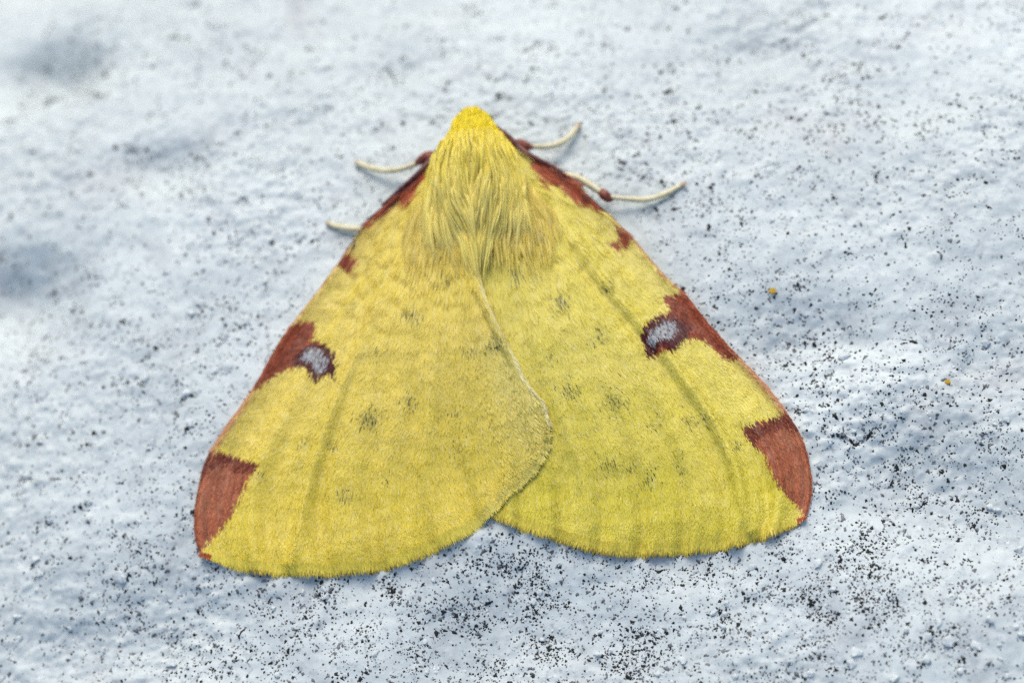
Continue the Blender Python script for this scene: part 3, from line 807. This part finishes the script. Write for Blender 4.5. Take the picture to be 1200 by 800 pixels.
def leg(shank, joint, foot, tip, r1, r2):
    l = tube('leg', [pz(*p) for p in shank], r1, REDB if len(shank) == 2 else CREAM, root, n=14)
    j = tube('knee', [pz(*p) for p in joint], [.016, .026, .022, .008], REDB, l, n=12)
    f = tube('tarsus', [pz(*p) for p in foot], r2, CREAM, l)
    tube('foot_tip', [pz(*p) for p in tip], [r2[-1] * 1.08, .012, .006], TAN, l, n=8)
    return l
lg = leg([(530, 195, .16), (500, 183, .15)], [(508, 180, .16), (500, 184, .155), (492, 189, .14), (486, 192, .12)], [(490, 191, .13), (470, 198, .09), (450, 200, .06), (432, 196, .04), (418, 190, .028)], [(420, 191, .030), (416, 189, .024)], [.03, .028], [.012, .013, .014, .014, .012])
lg['label'] = 'slender cream foreleg with a reddish brown knee, foot straight'
lg = leg([(590, 185, .17), (610, 172, .16)], [(600, 169, .16), (609, 169, .16), (618, 172, .15), (625, 173, .14)], [(622, 172, .14), (640, 172, .10), (656, 168, .07), (668, 160, .045), (677, 148, .03)], [(676, 150, .031), (679, 144, .024)], [.03, .028], [.010, .013, .014, .013, .011])
lg['label'] = 'slender cream foreleg with a reddish brown knee, foot curling forward'
lg = leg([(640, 205, .09), (672, 207, .10), (690, 216, .10), (708, 228, .09)], [(703, 224, .092), (709, 229, .09), (714, 233, .08), (719, 233, .07)], [(714, 231, .085), (735, 233, .055), (757, 234, .04), (778, 228, .03), (800, 216, .026)], [(797, 218, .027), (804, 214, .022)], [.016, .016, .018, .016], [.010, .013, .014, .013, .010])
lg['label'] = 'longest visible leg, cream with a dark knee and long upturned foot'
lg = leg([(500, 240, .12), (470, 258, .09)], [(480, 252, .09), (470, 258, .085), (460, 262, .08), (450, 264, .07)], [(458, 262, .075), (436, 268, .05), (415, 268, .036), (398, 266, .03), (385, 262, .026)], [(387, 263, .027), (382, 261, .022)], [.022, .022], [.012, .014, .015, .014, .012])
lg['label'] = 'cream leg of which only the foot shows past the wing edge'

def wz_at(px, side, dz):
    return on_surface([px], lambda x, y: wing_height(x, y, side) + dz)[0]
for side, pts in ((-1, [(536, 149), (528, 159), (519, 170), (509, 183), (492, 202), (470, 221), (447, 241)]), (1, [(571, 142), (582, 151), (594, 160), (606, 171), (622, 183), (648, 196), (670, 211)])):
    P3 = [pz(x, y, z) for (x, y), z in zip(pts[:4], (.235, .235, .22, .20))] + [wz_at(q, side, d_) for q, d_ in zip(pts[4:], (.012, -.004, -.015))]
    a_ = tube('antenna', P3, [.013, .016, .017, .015, .012, .009, .006], PURP, root)
    a_['label'] = 'dark reddish brown antenna laid back along the wing edge'
# eyes, low on the sides of the head and mostly under the fur
EYE = grain_mat('dark_eye', (.01, .008, .006), (.03, .02, .015), 50, .2, .5, .05)
for sgn in (-1, 1):
    bm = bmesh.new(); bmesh.ops.create_uvsphere(bm, u_segments=16, v_segments=10, radius=.05)
    me = bpy.data.meshes.new('eye'); bm.to_mesh(me); bm.free(); me.polygons.foreach_set('use_smooth', np.ones(len(me.polygons), bool)); me.materials.append(EYE)
    x, y = xy_of(sgn * .068, .03)
    me.transform(Matrix.Translation((float(x), float(y), .165)) @ Matrix.Diagonal((.75, 1, 1, 1)))
    link('eye', me, root)
